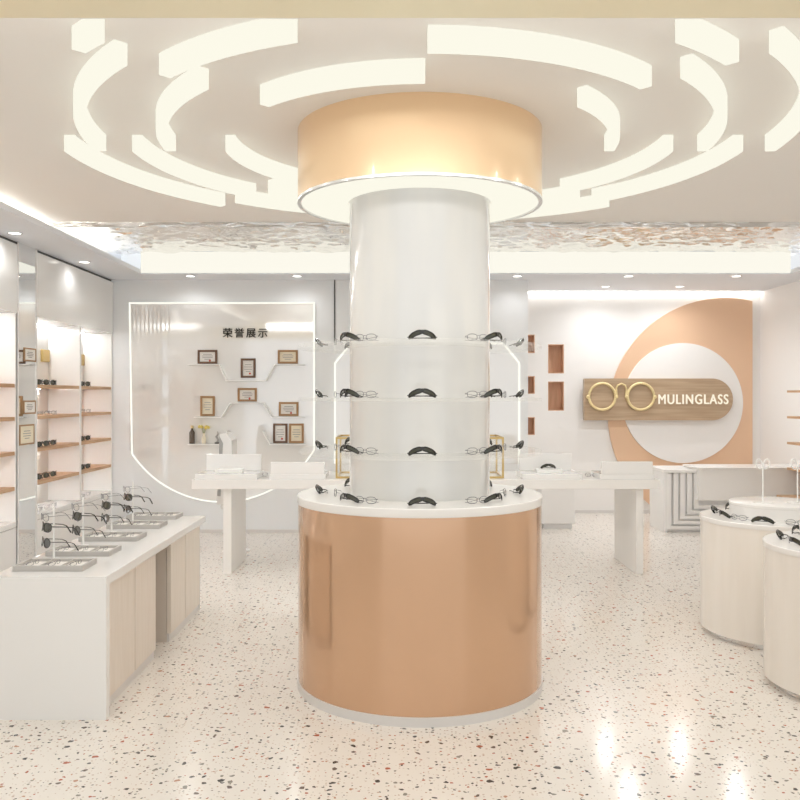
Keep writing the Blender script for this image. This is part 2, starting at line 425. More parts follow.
# ------------------------------------------------------------ eyewear prototypes (origin at the point of rest, front faces -Y)
def superel(cx, cz, a, b_, n=22, e=2.6, fn=None):
    out = []
    for i in range(n):
        t = 2*PI*i/n; c, s = math.cos(t), math.sin(t)
        x = cx + a*abs(c)**(2/e)*(1 if c >= 0 else -1); z = cz + b_*abs(s)**(2/e)*(1 if s >= 0 else -1)
        out.append((x, z))
    return [fn(x, z) for x, z in out] if fn else out
def lens_bm(bm, pts, off=(0, .001, 0), th=.0015):
    c = sum((Vector(p) for p in pts), Vector())/len(pts)
    for s in (0, 1):
        o = Vector(off) + Vector((0, th*s, 0))
        vs_ = [bm.verts.new(Vector(p)*.98 + c*.02 + o) for p in pts]; cc = bm.verts.new(c + o + Vector((0, -.002, 0)))
        for i in range(len(vs_)): bm.faces.new([vs_[i], vs_[(i+1) % len(vs_)], cc])
    bmesh.ops.recalc_face_normals(bm, faces=bm.faces[:])
def make_glasses(kind):
    """kinds: arch (folded wrap sunglasses), wire (folded thin), sun (open), wireopen, round (open round sun)"""
    name = {'arch': 'sunglasses', 'sun': 'sunglasses', 'round': 'sunglasses', 'wire': 'eyeglasses', 'wireopen': 'eyeglasses'}[kind]
    t = thing(name, 'prototype', name)
    if kind == 'arch':
        f = lambda x, z: Vector((x, 7*x*x, z + .0385 - 6.6*x*x))
        A, B, E, tr, cx_ = .0300, .0102, 3.4, .0030, .0325
        lensm, fm = 'lens', 'black'
    elif kind == 'sun':
        f = lambda x, z: Vector((x, 4.5*x*x, z + .024)); A, B, E, tr, cx_ = .029, .0215, 2.8, .0034, .034; lensm, fm = 'lens', 'black'
    elif kind == 'round':
        f = lambda x, z: Vector((x, 3.5*x*x, z + .026)); A, B, E, tr, cx_ = .026, .024, 2.0, .0024, .034; lensm, fm = 'greylens', 'black'
    else:
        f = lambda x, z: Vector((x, 3.5*x*x, z + .022)); A, B, E, tr, cx_ = .0245, .0155 if kind == 'wire' else .018, 2.6, .0013, .0315; lensm, fm = 'wlens', 'wire'
    zmin = 1
    bm = nb(); ls = []
    for s in (-1, 1):
        pts = superel(s*cx_, 0, A, B, 22, E, f); ls.append(pts)
        zmin = min(zmin, min(p.z for p in pts) - tr)
        tube(bm, pts, tr, True, 6)
    g_ = cx_ - A
    zb = .006
    tube(bm, [f(-g_-.001, zb), f(-g_*.4, zb+.003), f(g_*.4, zb+.003), f(g_+.001, zb)], max(tr*.8, .0012), n=6)
    if kind == 'arch': tube(bm, [f(-.008, 0), f(-.003, .001), f(.003, .001), f(.008, 0)], [.012, .010, .010, .012], n=10, flat=.35)
    hx = cx_ + A; hp = f(hx, B*.35)
    for s in (-1, 1): tube(bm, [f(s*hx, B*.35), (s*(hx+.006), hp.y+.006, hp.z)], tr*.9, n=6)
    off = Vector((0, 0, -zmin))
    bmesh.ops.translate(bm, verts=bm.verts[:], vec=off)
    obj('frame', bm, fm, t, True)
    for pts in ls:
        bm = nb(); lens_bm(bm, [p + off for p in pts]); obj('lens', bm, lensm, t, True)
    hz = hp.z + off.z; hy = hp.y + .006
    for s in (-1, 1):
        bm = nb()
        if kind in ('arch', 'wire'):
            d = .004 if s > 0 else .011
            x_ = hx + .004
            zt = .004 + tr*.8 if kind == 'arch' else .003
            tube(bm, [(s*x_, hy, hz), (s*(x_-.006), hy+.006+d, hz*.85), (s*(x_-.05), hy+.012+d, hz*.6+zt*.4), (-s*(x_-.035), hy+.015+d, zt+.002), (-s*(x_-.012), hy+.02+d, zt)],
                 [tr*.9, tr*.9, tr*.8, tr*.9, tr*.9], n=6, flat=.6)
        else:
            x_ = hx + .006
            tube(bm, [(s*x_, hy, hz), (s*(x_+.002), hy+.05, hz), (s*x_, hy+.095, hz-.002), (s*(x_-.003), hy+.115, hz-.010), (s*(x_-.006), hy+.140, hz-.044)],
                 [tr*.9, tr*.75, tr*.75, tr*1.1, tr*1.2], n=6, flat=.6)
        obj('temple', bm, fm, t, True)
    return t
PR = {k: make_glasses(k) for k in ('arch', 'wire', 'sun', 'wireopen', 'round')}
USED = set()
def put(kind, loc, rz, label, group, tilt=(0, 0)):
    t = PR[kind]; cat = 'sunglasses' if kind in ('arch', 'sun', 'round') else 'eyeglasses'
    if kind not in USED:
        USED.add(kind); t.location = loc; t.rotation_euler = (tilt[0], tilt[1], rz); t['label'] = label; t['group'] = group; t['category'] = cat
        return t
    return dup(t, loc, (tilt[0], tilt[1], rz), label, cat, group)

# ------------------------------------------------------------ eyewear on the column
LN = ['on the column counter', 'on the lowest ring shelf', 'on the middle ring shelf', 'on the top ring shelf']
AW = 'the side towards the honour wall'; BW = 'the side towards the logo wall'
for li, z in enumerate(LEV):
    g1 = 'dark sunglasses around the column'; g2 = 'thin eyeglasses around the column'
    put('arch', (CX, CY-.555, z), 0, f'dark wraparound sunglasses facing the front {LN[li]}', g1)
    for s, W in ((-1, AW), (1, BW)):
        W_ = W.replace('the side ', '')
        put('arch', (CX+s*.365, CY-.40, z), s*R(42), f'dark wraparound sunglasses in front and {W_} {LN[li]}', g1)
        put('arch', (CX+s*.545, CY-.0, z), s*R(90), f'dark sunglasses seen edge-on {W_} {LN[li]}', g1)
        put('arch', (CX+s*.385, CY+.36, z), s*R(137), f'dark sunglasses half hidden behind the shaft {W_} {LN[li]}', g1)
        put('wire', (CX+s*.27, CY-.44, z), s*R(28), f'thin wire eyeglasses by the front {W_} {LN[li]}', g2)
        put('wire', (CX+s*.44, CY-.12, z), s*R(86), f'thin wire eyeglasses beside the shaft {W_} {LN[li]}', g2)

# ------------------------------------------------------------ eyewear counter at the left
ctr = thing('display_counter', 'long white display counter with pale beech doors beside the cabinets', 'counter', (-1.632, 3.958, 0))
x0, x1, yL = -.272, .272, 2.03
obj('waterfall_top', prism(nb(), [(0, 0), (.045, 0), (.045, .62), (yL, .62), (yL, .662), (0, .662)], 'x', x0, x1), 'gloss', ctr)
obj('end_panel', box(x0, x1-.04, yL-.02, yL, 0, .6195), 'gloss', ctr)
obj('back_panel', box(x0, x0+.02, .046, yL-.021, 0, .6195), 'gloss', ctr)
YB = 3.958
segs = [(4.06-YB, 4.886-YB), (5.21-YB, 5.96-YB)]
for (a, b_) in segs:
    obj('carcass', box(x0+.022, x1-.062, a, b_, .0, .6195), 'door2', ctr)
obj('niche_back', box(x0+.022, x0+.04, segs[0][1]+.001, segs[1][0]-.001, 0, .6195), 'door2', ctr)
for (a, b_, mid) in ((segs[0][0], segs[0][1], 4.507-YB), (segs[1][0], segs[1][1], 5.56-YB)):
    for (p, q) in ((a, mid-.006), (mid+.006, b_)):
        d = obj('door', box(x1-.060, x1-.036, p, q, .052, .616, bev=.001), 'door', ctr)
    obj('kickboard', box(x1-.061, x1-.046, a, b_, 0, .048), 'plinth', ctr)

# trays
TY = [4.085, 4.464, 4.924, 5.387, 5.79]
ORD = ['nearest', 'second', 'third', 'fourth', 'farthest']
TXC = -1.685
for i, y in enumerate(TY):
    t = thing('display_tray', f'grey eyewear tray with cream lining, {ORD[i]} of the five on the white counter', 'tray', (TXC, y, .662), 0, 'grey trays along the white counter')
    bm = nb(); w_, d_, h_ = .168, .195, .026
    bx(bm, -w_, w_, 0, .012, 0, h_, .001); bx(bm, -w_, w_, d_-.012, d_, 0, h_, .001); bx(bm, -w_, -w_+.012, .0121, d_-.0121, 0, h_); bx(bm, w_-.012, w_, .0121, d_-.0121, 0, h_)
    obj('tray_frame', bm, 'taupe', t)
    obj('lining', box(-w_+.0121, w_-.0121, .0122, d_-.0122, 0, .012), 'velvet', t)
    for xx in (-.052, .052): obj('divider', box(xx-.002, xx+.002, .0123, d_-.0123, .012, .022), 'taupe', t)
    for j, xx in enumerate((-.105, 0, .105)):
        put('wire', (TXC+xx, y+.105, .674), R(80), f'folded eyeglasses in the {["cabinet side", "middle", "aisle side"][j]} slot of the {ORD[i]} tray', 'eyeglasses lying in the grey trays').scale = (.9, .9, .55)
# stands between the trays
SY = [4.385, 4.79, 5.26, 5.68]
for i, y in enumerate(SY):
    px = -1.775; nm = ['nearest', 'second', 'third', 'farthest'][i]
    t = thing('eyewear_stand', f'white post stand holding three pairs of eyewear, {nm} on the counter', 'stand', (px, y, .662), 0, 'post stands along the white counter')
    obj('base', lathe(nb(), [(0, 0), (.03, 0), (.03, .004), (0, .006)], n=20), 'clearw', t, True)
    obj('post', box(-.004, .004, -.004, .004, .0055, .27), 'clearw', t)
    hs = [.228, .172, .10]
    for h in hs: obj('peg', tube(nb(), [(-.003, -.003, h), (-.032, -.046, h)], .002), 'clearw', t)
    yaw = -R(50)
    def at(dx): return (px-.035+dx, y-.05, 0)
    for kk, (kd, h, lb) in enumerate((('wireopen', .205, 'thin wire eyeglasses on the top peg'), ('sun', .150, 'dark sunglasses on the middle peg'), ('round', .070, 'round grey lens sunglasses on the lowest peg'))):
        a = at(0); put(kd, (a[0], a[1], .662+h), yaw, f'{lb} of the {nm} post stand', 'eyewear worn by the post stands', tilt=(R(-6 if kk else 2), 0))

# ------------------------------------------------------------ wall cabinets on the left
XF = -3.15
SH = [1.60, 1.328, 1.045, .755]
def cabinet(y0, y1, divs, label, nled=True):
    t = thing('eyewear_cabinet', label, 'cabinet', (XF, y0, 0), 0, 'wall cabinets for eyewear')
    d = -.33; W = y1-y0
    bm = nb(); bx(bm, d, d+.02, 0, W, .47, 2.18); obj('back_panel', bm, 'cabint', t)
    for a in [0, W-.02]: obj('side_panel', box(d+.0205, 0, a, a+.02, .47, 2.18), 'cabint', t)
    for a in divs: obj('divider', box(d+.0205, 0, a-y0-.022, a-y0+.022, .476, 2.18), 'gloss', t)
    obj('upper_panel', box(d, .012, .004, W-.004, 2.181, 2.745, bev=.003), 'gloss', t)
    obj('top_gap', box(d, -.01, 0, W, 2.746, 2.7695), 'seam', t)
    obj('base_cabinet', box(d, -.002, 0, W, .0, .418), 'whitem', t)
    obj('base_rail', box(d, 0, 0, W, .424, .469), 'gloss', t)
    obj('base_gap', box(d, -.012, .003, W-.003, .4182, .4238), 'seam', t)
    ys = [y0+.02, *sum(([a-.0225, a+.0225] for a in divs), []), y1-.02]
    for k in range(0, len(ys), 2):
        a, b_ = ys[k]-y0+.0005, ys[k+1]-y0-.0005
        for z in SH:
            s = obj('shelf', box(d+.021, -.004, a, b_, z-.03, z), 'wood', t); s['label'] = 'oak shelf board'
            lm = (a+b_)/2
            led = obj('shelf_light', box(d+.03, d+.045, lm-.25*(b_-a), lm+.25*(b_-a), z-.034, z-.0302), 'shelfled', t)
        led = obj('shelf_light', box(d+.03, d+.045, a+.05, b_-.05, 2.174, 2.179), 'shelfled', t)
    return t
cabinet(7.40, 9.355, [8.43], 'white wall cabinet with two bays of oak shelves, near the honour panel')
cabinet(4.9, 7.02, [5.95], 'white wall cabinet before the mirror pillar, nearest the entrance')
BAY = {'near': (7.42, 8.405), 'far': (8.455, 9.33)}
SHN = ['top', 'second', 'third', 'lowest oak']
for bn, (a, b_) in BAY.items():
    n = 4 if bn == 'near' else 3
    for si, z in enumerate(SH + [.470]):
        kd = ('sun', 'wireopen', 'sun', 'sun', 'wireopen')[si]
        step = .155
        for j in range(n):
            y = a + .075 + j*step
            sn = (SHN[si] + ' shelf') if si < 4 else 'cabinet base'
            q = ['first', 'second', 'third', 'fourth'][j]
            put(kd, (XF-.06, y, z+.0005), R(90), f'{q} {"dark sunglasses" if kd == "sun" else "thin eyeglasses"} from the pillar, {sn}, {bn} bay', 'eyewear rows in the wall cabinet')
for bn, yy in (('near', 8.225), ('far', 9.15)):
    o = obj('brass_plaque', box(-.3095, -.285, 0, .165, 0, .12, bev=.003), 'gold', loc=(XF, yy, 1.83))
    tag(o, f'small brass plaque on the back of the {bn} cabinet bay above the shelves', 'plaque', 'brass plaques in the wall cabinet')
# mirror pillar
mp_ = thing('mirror_pillar', 'narrow mirror clad pillar between the two wall cabinets', 'pillar', (XF, 7.03, 0))
obj('mirror_face', box(-.3, .006, 0, .36, .0, SZ-.001), 'mirror', mp_)
obj('edge_strip', box(.0062, .014, -.004, .006, .0, SZ-.001), 'whitem', mp_); obj('edge_strip', box(.0062, .014, .354, .364, .0, SZ-.001), 'whitem', mp_)

def frame_thing(name, w_, h_, loc, rz, label, fm, pm, group, seal=True, cat='framed certificate', d=.022, b_=.022):
    t = thing(name, label, cat, loc, rz, group)
    bm = nb()
    bx(bm, -w_/2, w_/2, -d, 0, -h_/2, -h_/2+b_, .002); bx(bm, -w_/2, w_/2, -d, 0, h_/2-b_, h_/2, .002)
    bx(bm, -w_/2, -w_/2+b_, -d, 0, -h_/2+b_, h_/2-b_); bx(bm, w_/2-b_, w_/2, -d, 0, -h_/2+b_, h_/2-b_)
    obj('frame', bm, fm, t)
    obj('paper', box(-w_/2+b_, w_/2-b_, -d*.46, -.002, -h_/2+b_, h_/2-b_), pm, t)
    bm = nb()
    n = 4
    for k in range(n):
        zz = h_*.18 - k*h_*.12; ww = w_*(.22, .28, .26, .16)[k]
        bx(bm, -ww, ww, -d*.46-.001, -d*.46-.0002, zz-.003, zz+.003)
    obj('print_lines', bm, 'ink', t)
    if seal: obj('seal', lathe_y(.011, w_*.12, -h_*.28), 'red', t)
    return t
def lathe_y(r, cx, cz):
    bm = nb(); prism(bm, [(cx+r*math.cos(2*PI*k/16), cz+r*math.sin(2*PI*k/16)) for k in range(16)], 'y', -.0125, -.0103); return bm
for (yc, zc, w_, h_, lb) in ((7.262, 1.85, .23, .115, 'small frame standing for a mirror reflection, highest on the pillar'), (7.252, 1.405, .23, .115, 'small frame standing for a mirror reflection, middle of the pillar'), (7.20, 1.175, .28, .17, 'larger frame standing for a mirror reflection, lowest on the pillar')):
    frame_thing('framed_certificate', w_, h_, (XF+.0065, yc, zc), R(90), lb, 'goldframe', 'paper' if h_ < .15 else 'cream', 'frames standing for reflections on the mirror pillar', False, d=.006, b_=.013)  # solid frames built in place of certificates reflected in the mirror

# ------------------------------------------------------------ honour panel
HX0, HX1, HT, HB = -2.95, -.936, 2.514, .913
hc = (HX0+HX1)/2; hr = 1.176; hz = HB + math.sqrt(hr**2 - ((HX1-HX0)/2)**2)
a_ = math.atan2(HB-hz, HX1-hc); b2 = math.atan2(HB-hz, HX0-hc)
arc = [(hc+hr*math.cos(t), hz+hr*math.sin(t)) for t in [a_ + (b2-a_)*k/40 for k in range(41)]]
if b2 > 0: b2 -= 2*PI
arc = [(hc+hr*math.cos(a_ + (b2-a_)*k/48), hz+hr*math.sin(a_ + (b2-a_)*k/48)) for k in range(49)]
poly = [(HX0, HT), (HX1, HT)] + arc[0:]
hp_ = thing('honour_panel', 'milky mirror panel with glowing outline, curved at the bottom, on the back wall', 'wall panel', (0, 9.36, 0))
obj('glass', prism(nb(), poly, 'y', -.03, -.002), 'honour', hp_)
bm = nb(); pts3 = [Vector((x, -.035, z)) for x, z in poly]
# flat strip following the outline
def strip(bm, pts, wd, y0, y1, closed=True):
    n = len(pts); cen = Vector((sum(p[0] for p in pts)/n, sum(p[1] for p in pts)/n)); o_, i_ = [], []
    for k in range(n):
        p = Vector(pts[k]); pa = Vector(pts[k-1]) if (closed or k) else p; pb = Vector(pts[(k+1) % n]) if (closed or k < n-1) else p
        t = (pb-pa).normalized() if (pb-pa).length else Vector((1, 0)); t1 = (p-pa).normalized() if (p-pa).length > 1e-9 else t; t2 = (pb-p).normalized() if (pb-p).length > 1e-9 else t
        nn = Vector((-(t1+t2).y, (t1+t2).x)).normalized(); sc_ = 1/max(.5, abs(nn.dot(Vector((-t1.y, t1.x)))))
        o_.append(p+nn*wd/2*sc_); i_.append(p-nn*wd/2*sc_)
    A = [[bm.verts.new((q.x, y, q.y)) for q in arr] for arr in (o_, i_) for y in (y0, y1)]
    for k in range(n if closed else n-1):
        j = (k+1) % n
        bm.faces.new([A[0][k], A[0][j], A[2][j], A[2][k]]); bm.faces.new([A[1][k], A[3][k], A[3][j], A[1][j]])
        bm.faces.new([A[0][k], A[1][k], A[1][j], A[0][j]]); bm.faces.new([A[2][k], A[2][j], A[3][j], A[3][k]])
    bmesh.ops.recalc_face_normals(bm, faces=bm.faces[:])
    return bm
obj('led_outline', strip(nb(), poly[:-1], .016, -.04, -.0305), 'lampline', hp_)
bm = nb()
for k in range(10): bx(bm, -2.93+k*.045, -2.915+k*.045, -.032, -.0302, 2.2, 2.49)
obj('ribbed_corner', bm, 'plinth', hp_)
def text_obj(name, body, size, loc, rz, m, parent=None, ext=.006, bold=0, spacing=1.0):
    cu = bpy.data.curves.new(name, 'FONT'); cu.body = body; cu.size = size; cu.extrude = ext; cu.align_x = 'CENTER'; cu.align_y = 'CENTER'; cu.space_character = spacing
    o = bpy.data.objects.new('tmp', cu); C.objects.link(o)
    bpy.context.view_layer.update()
    me = bpy.data.meshes.new_from_object(o.evaluated_get(bpy.context.evaluated_depsgraph_get()))
    bpy.data.objects.remove(o)
    if bold:
        bm = bmesh.new()
        for dx_, dy_ in ((-bold, 0), (bold, 0), (0, bold*.6), (0, -bold*.6)):
            k0 = len(bm.verts); bm.from_mesh(me); bm.verts.ensure_lookup_table()
            for v in bm.verts[k0:]: v.co.x += dx_; v.co.y += dy_
        bm.to_mesh(me); bm.free()
    me.materials.clear(); me.materials.append(M[m])
    n_ = bpy.data.objects.new(name, me); C.objects.link(n_)
    n_.rotation_euler = (R(90), 0, rz); n_.location = loc
    if parent: n_.parent = parent
    return n_
tx = text_obj('lettering', '荣誉展示', .112, (0, 0, 0), 0, 'dark', None, .002, .0018, 1.28)
tx.location = (-1.688, 9.322, 2.18); tag(tx, 'four dark Chinese characters on the upper honour panel', 'lettering')
GH = 'framed certificates on the honour panel'
FY = 9.328
def px(x, y, Y=9.33): return ((x-400)*Y/855, 1.5-(y-396)*Y/855)
FR = [((198, 217.5), (350, 363.7), 'darkframe', 'paper', 'wide dark framed certificate, top, nearest the cabinets'),
      ((241, 255.7), (358.5, 377.8), 'darkframe', 'paper', 'tall framed certificate with red seal, just below the characters'),
      ((278, 298), (350, 363.7), 'goldframe', 'cream', 'wide brown framed certificate, top, nearest the column'),
      ((238, 257), (388, 401.5), 'goldframe', 'paper', 'wide framed certificate at the middle of the panel'),
      ((200.7, 215), (396, 416), 'goldframe', 'cream', 'tall cream certificate above the dark bottle'),
      ((279, 298.6), (402, 416), 'goldframe', 'paper', 'wide framed certificate above the pair of tall ones'),
      ((273.3, 287.6), (423.5, 443), 'darkframe', 'paper', 'tall dark framed certificate of the lower pair'),
      ((289.3, 303.9), (423.5, 443), 'goldframe', 'cream', 'tall bronze framed certificate of the lower pair, nearest the column')]
for (xa, xb), (ya, yb), fm, pm, lb in FR:
    (X0, Z1), (X1, Z0) = px(xa, ya), px(xb, yb)
    frame_thing('framed_certificate', X1-X0, Z1-Z0, ((X0+X1)/2, FY, (Z0+Z1)/2), 0, lb, fm, pm, GH, pm == 'paper')
# folded white ledges
def ledge(pts, label):
    P_ = [px(*p) for p in pts]
    o = obj('white_ledge', strip(nb(), P_, .010, 9.22, 9.328, closed=False), 'clearw')
    tag(o, label, 'ledge', 'folded white ledges on the honour panel')
ledge([(190, 365), (221, 365), (228, 381), (267, 381), (276, 365), (305, 365)], 'thin folded white ledge, uppermost on the honour panel')
ledge([(196, 417), (223, 417), (232, 403), (264, 403), (273, 417), (305, 417)], 'thin folded white ledge, middle of the honour panel')
ledge([(190, 444), (221, 444), (229, 431)], 'short folded white ledge under the bottle and the flowers')
ledge([(264, 431), (271.5, 444), (307, 444)], 'short folded white ledge under the pair of tall certificates')
zl = px(0, 443.3)[1] + .001
X = px(193.3, 0)[0]
t = thing('bottle', 'dark brown bottle on the lower ledge of the honour panel', 'bottle', (X, 9.275, zl))
obj('body', lathe(nb(), [(0, 0), (.028, 0), (.03, .01), (.03, .12), (.012, .15), (.012, .165), (0, .165)], n=20), 'brownglass', t, True)
obj('cap', lathe(nb(), [(.0, .165), (.016, .165), (.016, .195), (0, .195)], n=20), 'palegold', t, True)
X = px(205, 0)[0]
t = thing('flower_vase', 'slim pale vase of yellow flowers on the lower ledge', 'vase', (X, 9.275, zl))
obj('vase', lathe(nb(), [(0, 0), (.02, 0), (.026, .05), (.014, .09), (.016, .11), (.013, .11), (.0, .1)], n=20), 'cream', t, True)
random.seed(3)
bm = nb(); tips = []
for k in range(6):
    a = k*1.05; tp = Vector((.05*math.cos(a), .028*math.sin(a), .17+.02*random.random())); tips.append(tp)
    tube(bm, [(0, 0, .1), tuple(tp*.6 + Vector((0, 0, .06))), tuple(tp)], .002, n=5)
obj('stems', bm, 'green', t)
for tp in tips:
    bm = nb(); bmesh.ops.create_icosphere(bm, subdivisions=2, radius=.017, matrix=Matrix.Translation(tp))
    for v in bm.verts: v.co += (v.co-tp)*.35*mn.noise(v.co*120)
    obj('blossom', bm, 'yellow', t, True)
X = px(218.3, 0)[0]
t = thing('figurine', 'small grey twisted figurine beside the yellow flowers', 'figurine', (X, 9.275, zl))
obj('base', lathe(nb(), [(0, 0), (.028, 0), (.028, .012), (0, .012)], n=20), 'dark', t, True)
obj('figure', tube(nb(), [(0, 0, .012), (.012, 0, .04), (-.012, 0, .075), (.01, 0, .105), (0, 0, .13)], [.016, .01, .014, .009, .005]), 'greyplastic', t, True)

# ------------------------------------------------------------ lit arch on the back wall behind the column
AX0, AX1, AT = -.71, 1.302, 2.075
apoly = [(AX0, .76), (AX0, 1.86), (AX0+.175, AT), (AX1-.175, AT), (AX1, 1.86), (AX1, .76)]
ap = thing('arch_panel', 'pale mirror panel with glowing chamfered outline behind the column', 'wall panel', (0, 9.36, 0))
obj('glass', prism(nb(), apoly, 'y', -.02, -.002), 'honour', ap)
obj('led_outline', strip(nb(), apoly, .020, -.034, -.0205, closed=False), 'lampline', ap)
struct('trim_1', box(-.722, -.708, 9.35, 9.36, 2.08, SZ), 'seam')

# ------------------------------------------------------------ long white table with risers
tb = thing('display_table', 'long white slab table on two slab legs behind the column', 'table', (.285, 7.2, 0))
obj('tabletop', box(-2.03, 1.89, -.05, .76, .72, .80, bev=.004), 'white', tb)
obj('leg', box(-1.775, -1.705, .0, .68, 0, .7195, bev=.003), 'white', tb)
obj('leg', box(1.705, 1.765, .0, .74, 0, .7195, bev=.003), 'white', tb)
def riser(x, y, w_, d_, hb, hw, label, flip=False):
    t = thing('display_riser', label, 'display riser', (x, y, .80), 0, 'white risers on the long table')
    obj('base_block', box(-w_/2, w_/2, 0, d_, 0, .045, bev=.003), 'gloss', t)
    if flip: obj('raised_back', box(-w_/2+.01, w_/2-.01, .0, .03, .0455, hb, bev=.003), 'gloss', t)
    else:
        obj('raised_back', box(-w_/2+.02, w_/2-.02, d_-.03, d_, .0455, hb, bev=.003), 'gloss', t)
        obj('small_step', box(-w_*.22, w_*.22, .1, .22, .0455, .075, bev=.002), 'clearw', t)
    return t
riser(-1.46, 7.17, .52, .36, .19, 0, 'white display riser over the leg nearest the cabinets')
riser(-.86, 7.17, .47, .36, .145, 0, 'white boxy riser between the table leg and the column', True)
riser(1.275, 7.17, .50, .36, .195, 0, 'white display riser with dark sunglasses, beside the column')
riser(1.905, 7.17, .45, .36, .15, 0, 'white boxy riser at the table end nearest the desk', True)
put('arch', (1.275, 7.33, .8755), R(0), 'dark sunglasses on the white riser of the long table', 'loose eyewear on the long table')
put('wire', (1.66, 7.4, .8005), R(-20), 'thin eyeglasses lying between the two risers', 'loose eyewear on the long table')
put('wire', (1.80, 7.33, .846), R(15), 'thin eyeglasses on top of the riser nearest the desk', 'loose eyewear on the long table')
put('wire', (-1.2, 7.42, .8005), R(25), 'small dark eyeglasses lying between the risers nearest the cabinets', 'loose eyewear on the long table')
# brass framed case
cs = thing('brass_case', 'low brass framed glass case on the long table behind the column', 'display case', (.168, 7.26, .8005))
X0, X1, D, H = -.715, .715, .50, .35
def bar(a, b_, r=.009):
    bm = nb(); lo = [min(p, q)-r for p, q in zip(a, b_)]; hi = [max(p, q)+r for p, q in zip(a, b_)]
    bx(bm, lo[0], hi[0], lo[1], hi[1], lo[2], hi[2]); return bm
r = .008
for x in (X0+r, X1-r):
    for y in (r, D-r): obj('post', box(x-r, x+r, y-r, y+r, 0, H), 'gold', cs)
for z in (r, H-r):
    for y in (r, D-r): obj('rail', box(X0+2*r, X1-2*r, y-r, y+r, z-r, z+r), 'gold', cs)
    for x in (X0+r, X1-r): obj('rail', box(x-r, x+r, 2*r, D-2*r, z-r, z+r), 'gold', cs)
obj('pane', box(X0+2*r, X1-2*r, r-.002, r+.002, 2*r, H-2*r), 'pane', cs)
obj('pane', box(X0+2*r, X1-2*r, D-r-.002, D-r+.002, 2*r, H-2*r), 'pane', cs)

# chair behind the table
t = thing('shell_chair', 'white reclined shell chair with grey side behind the long table', 'chair', (-1.58, 8.25, 0), R(0))
obj('base', lathe(nb(), [(0, 0), (.13, 0), (.13, .012), (.03, .03), (.025, .42), (0, .42)], n=32), 'whitem', t, True)
obj('seat', box(-.13, .05, -.12, .12, .421, .47, bev=.02), 'gloss', t)
bm = nb(); prism(bm, [(-.16, .47), (-.06, .47), (-.01, .75), (-.02, 1.08), (-.07, 1.15), (-.13, 1.14), (-.15, .95)], 'y', -.13, .13)
obj('backrest', bm, 'gloss', t)
obj('side_panel', prism(nb(), [(-.155, .55), (-.125, .55), (-.10, 1.05), (-.135, 1.12)], 'y', -.136, -.1305), 'greyplastic', t)

# white pedestal cabinet behind the table, in the alcove mouth
t = thing('pedestal_cabinet', 'white box pedestal behind the long table, beside the column', 'pedestal', (1.78, 9.62, 0))
obj('body', box(-.19, .19, 0, .45, .06, .66, bev=.003), 'whitem', t)
obj('plinth', box(-.16, .16, .03, .42, 0, .0595), 'groove', t)

# ------------------------------------------------------------ reception desk
dk = thing('reception_desk', 'white reception desk with nested square grooves under the logo wall', 'desk', (2.93, 9.43, 0))
WD = 1.68
obj('body', box(0, WD, .0, .5, 0, .655), 'whitem', dk)
obj('desk_top', box(-.035, .55, -.055, .53, .656, .69, bev=.003), 'white', dk)
bm = nb()
DX = .39
for k in range(5):
    xx = DX - .045 - .075*k; zz = .300 - .057*k
    bx(bm, xx-.048, xx, -.05, -.0005, zz-.036, .65); bx(bm, xx+.0002, WD-.01, -.05, -.0005, zz-.036, zz)
obj('nested_ribs', bm, 'whitem', dk)
obj('groove_back', box(.061, WD-.01, -.0045, -.0006, .0, .64), 'groove', dk)
obj('end_panel', box(-.0305, -.0005, -.0505, .5, 0, .6555), 'gloss', dk)
obj('raised_counter', box(.325, WD, -.12, .35, .36, .705, bev=.004), 'white', dk)
obj('counter_lid', box(.305, WD, -.13, .36, .7055, .72, bev=.002), 'white', dk)

# ------------------------------------------------------------ logo wall
def lp(x, y, Y=10.94): return ((x-400)*Y/855, 1.5-(y-396)*Y/855)
cx_, cz_ = lp(725, 415); ro = 117*10.94/855
xr = lp(752, 0)[0]
a0 = math.acos((xr-cx_)/ro)
pts = [(cx_+ro*math.cos(a0+(2*PI-2*a0)*k/120), cz_+ro*math.sin(a0+(2*PI-2*a0)*k/120)) for k in range(121)]
pts = [(x, max(z, .0405)) for x, z in pts]
o = obj('orange_disc_panel', prism(nb(), pts, 'y', 10.925, 10.958), 'peachwall'); tag(o, 'large peach orange disc panel cut straight along one side on the alcove wall', 'wall panel')
c2 = lp(682, 403); r2 = 60*10.9/855
o = obj('white_disc_panel', prism(nb(), [(c2[0]+r2*math.cos(2*PI*k/96), c2[1]+r2*math.sin(2*PI*k/96)) for k in range(96)], 'y', 10.90, 10.9245), 'whitem'); tag(o, 'white round disc mounted on the orange panel behind the sign', 'wall panel')
sg = thing('sign_board', 'wooden sign board with rounded end, brass spectacles and white lettering', 'sign', (0, 10.86, 0))
SYd = 10.82
def sp(x, y): return ((x-400)*SYd/855, 1.5-(y-396)*SYd/855)
(xa, zt), (xb, zb) = sp(584.5, 378.5), sp(733, 420.3)
rr = (zt-zb)/2; zc = (zt+zb)/2
bp = [(xa, zb), (xa, zt)] + [(xb-rr+rr*math.sin(PI*k/32), zc+rr*math.cos(PI*k/32)) for k in range(33)]
obj('board', prism(nb(), bp, 'y', -.04, .0395), 'signwood', sg)
bm = nb(); rg = 13.2*SYd/855
g1, g2 = sp(601.8, 396.5), sp(640.3, 396.5)
for gx in (g1, g2): tube(bm, [(gx[0]+rg*math.cos(2*PI*k/48), -.062, gx[1]+rg*math.sin(2*PI*k/48)) for k in range(48)], .017, True, 10)
q = [sp(*p) for p in ((614.5, 400), (616.5, 396), (615.8, 389.5), (617, 385.5), (621, 383.8), (625, 385.5), (626.2, 389.5), (625.5, 396), (627.5, 400))]
tube(bm, [(x, -.062, z) for x, z in q], .0125, n=8)
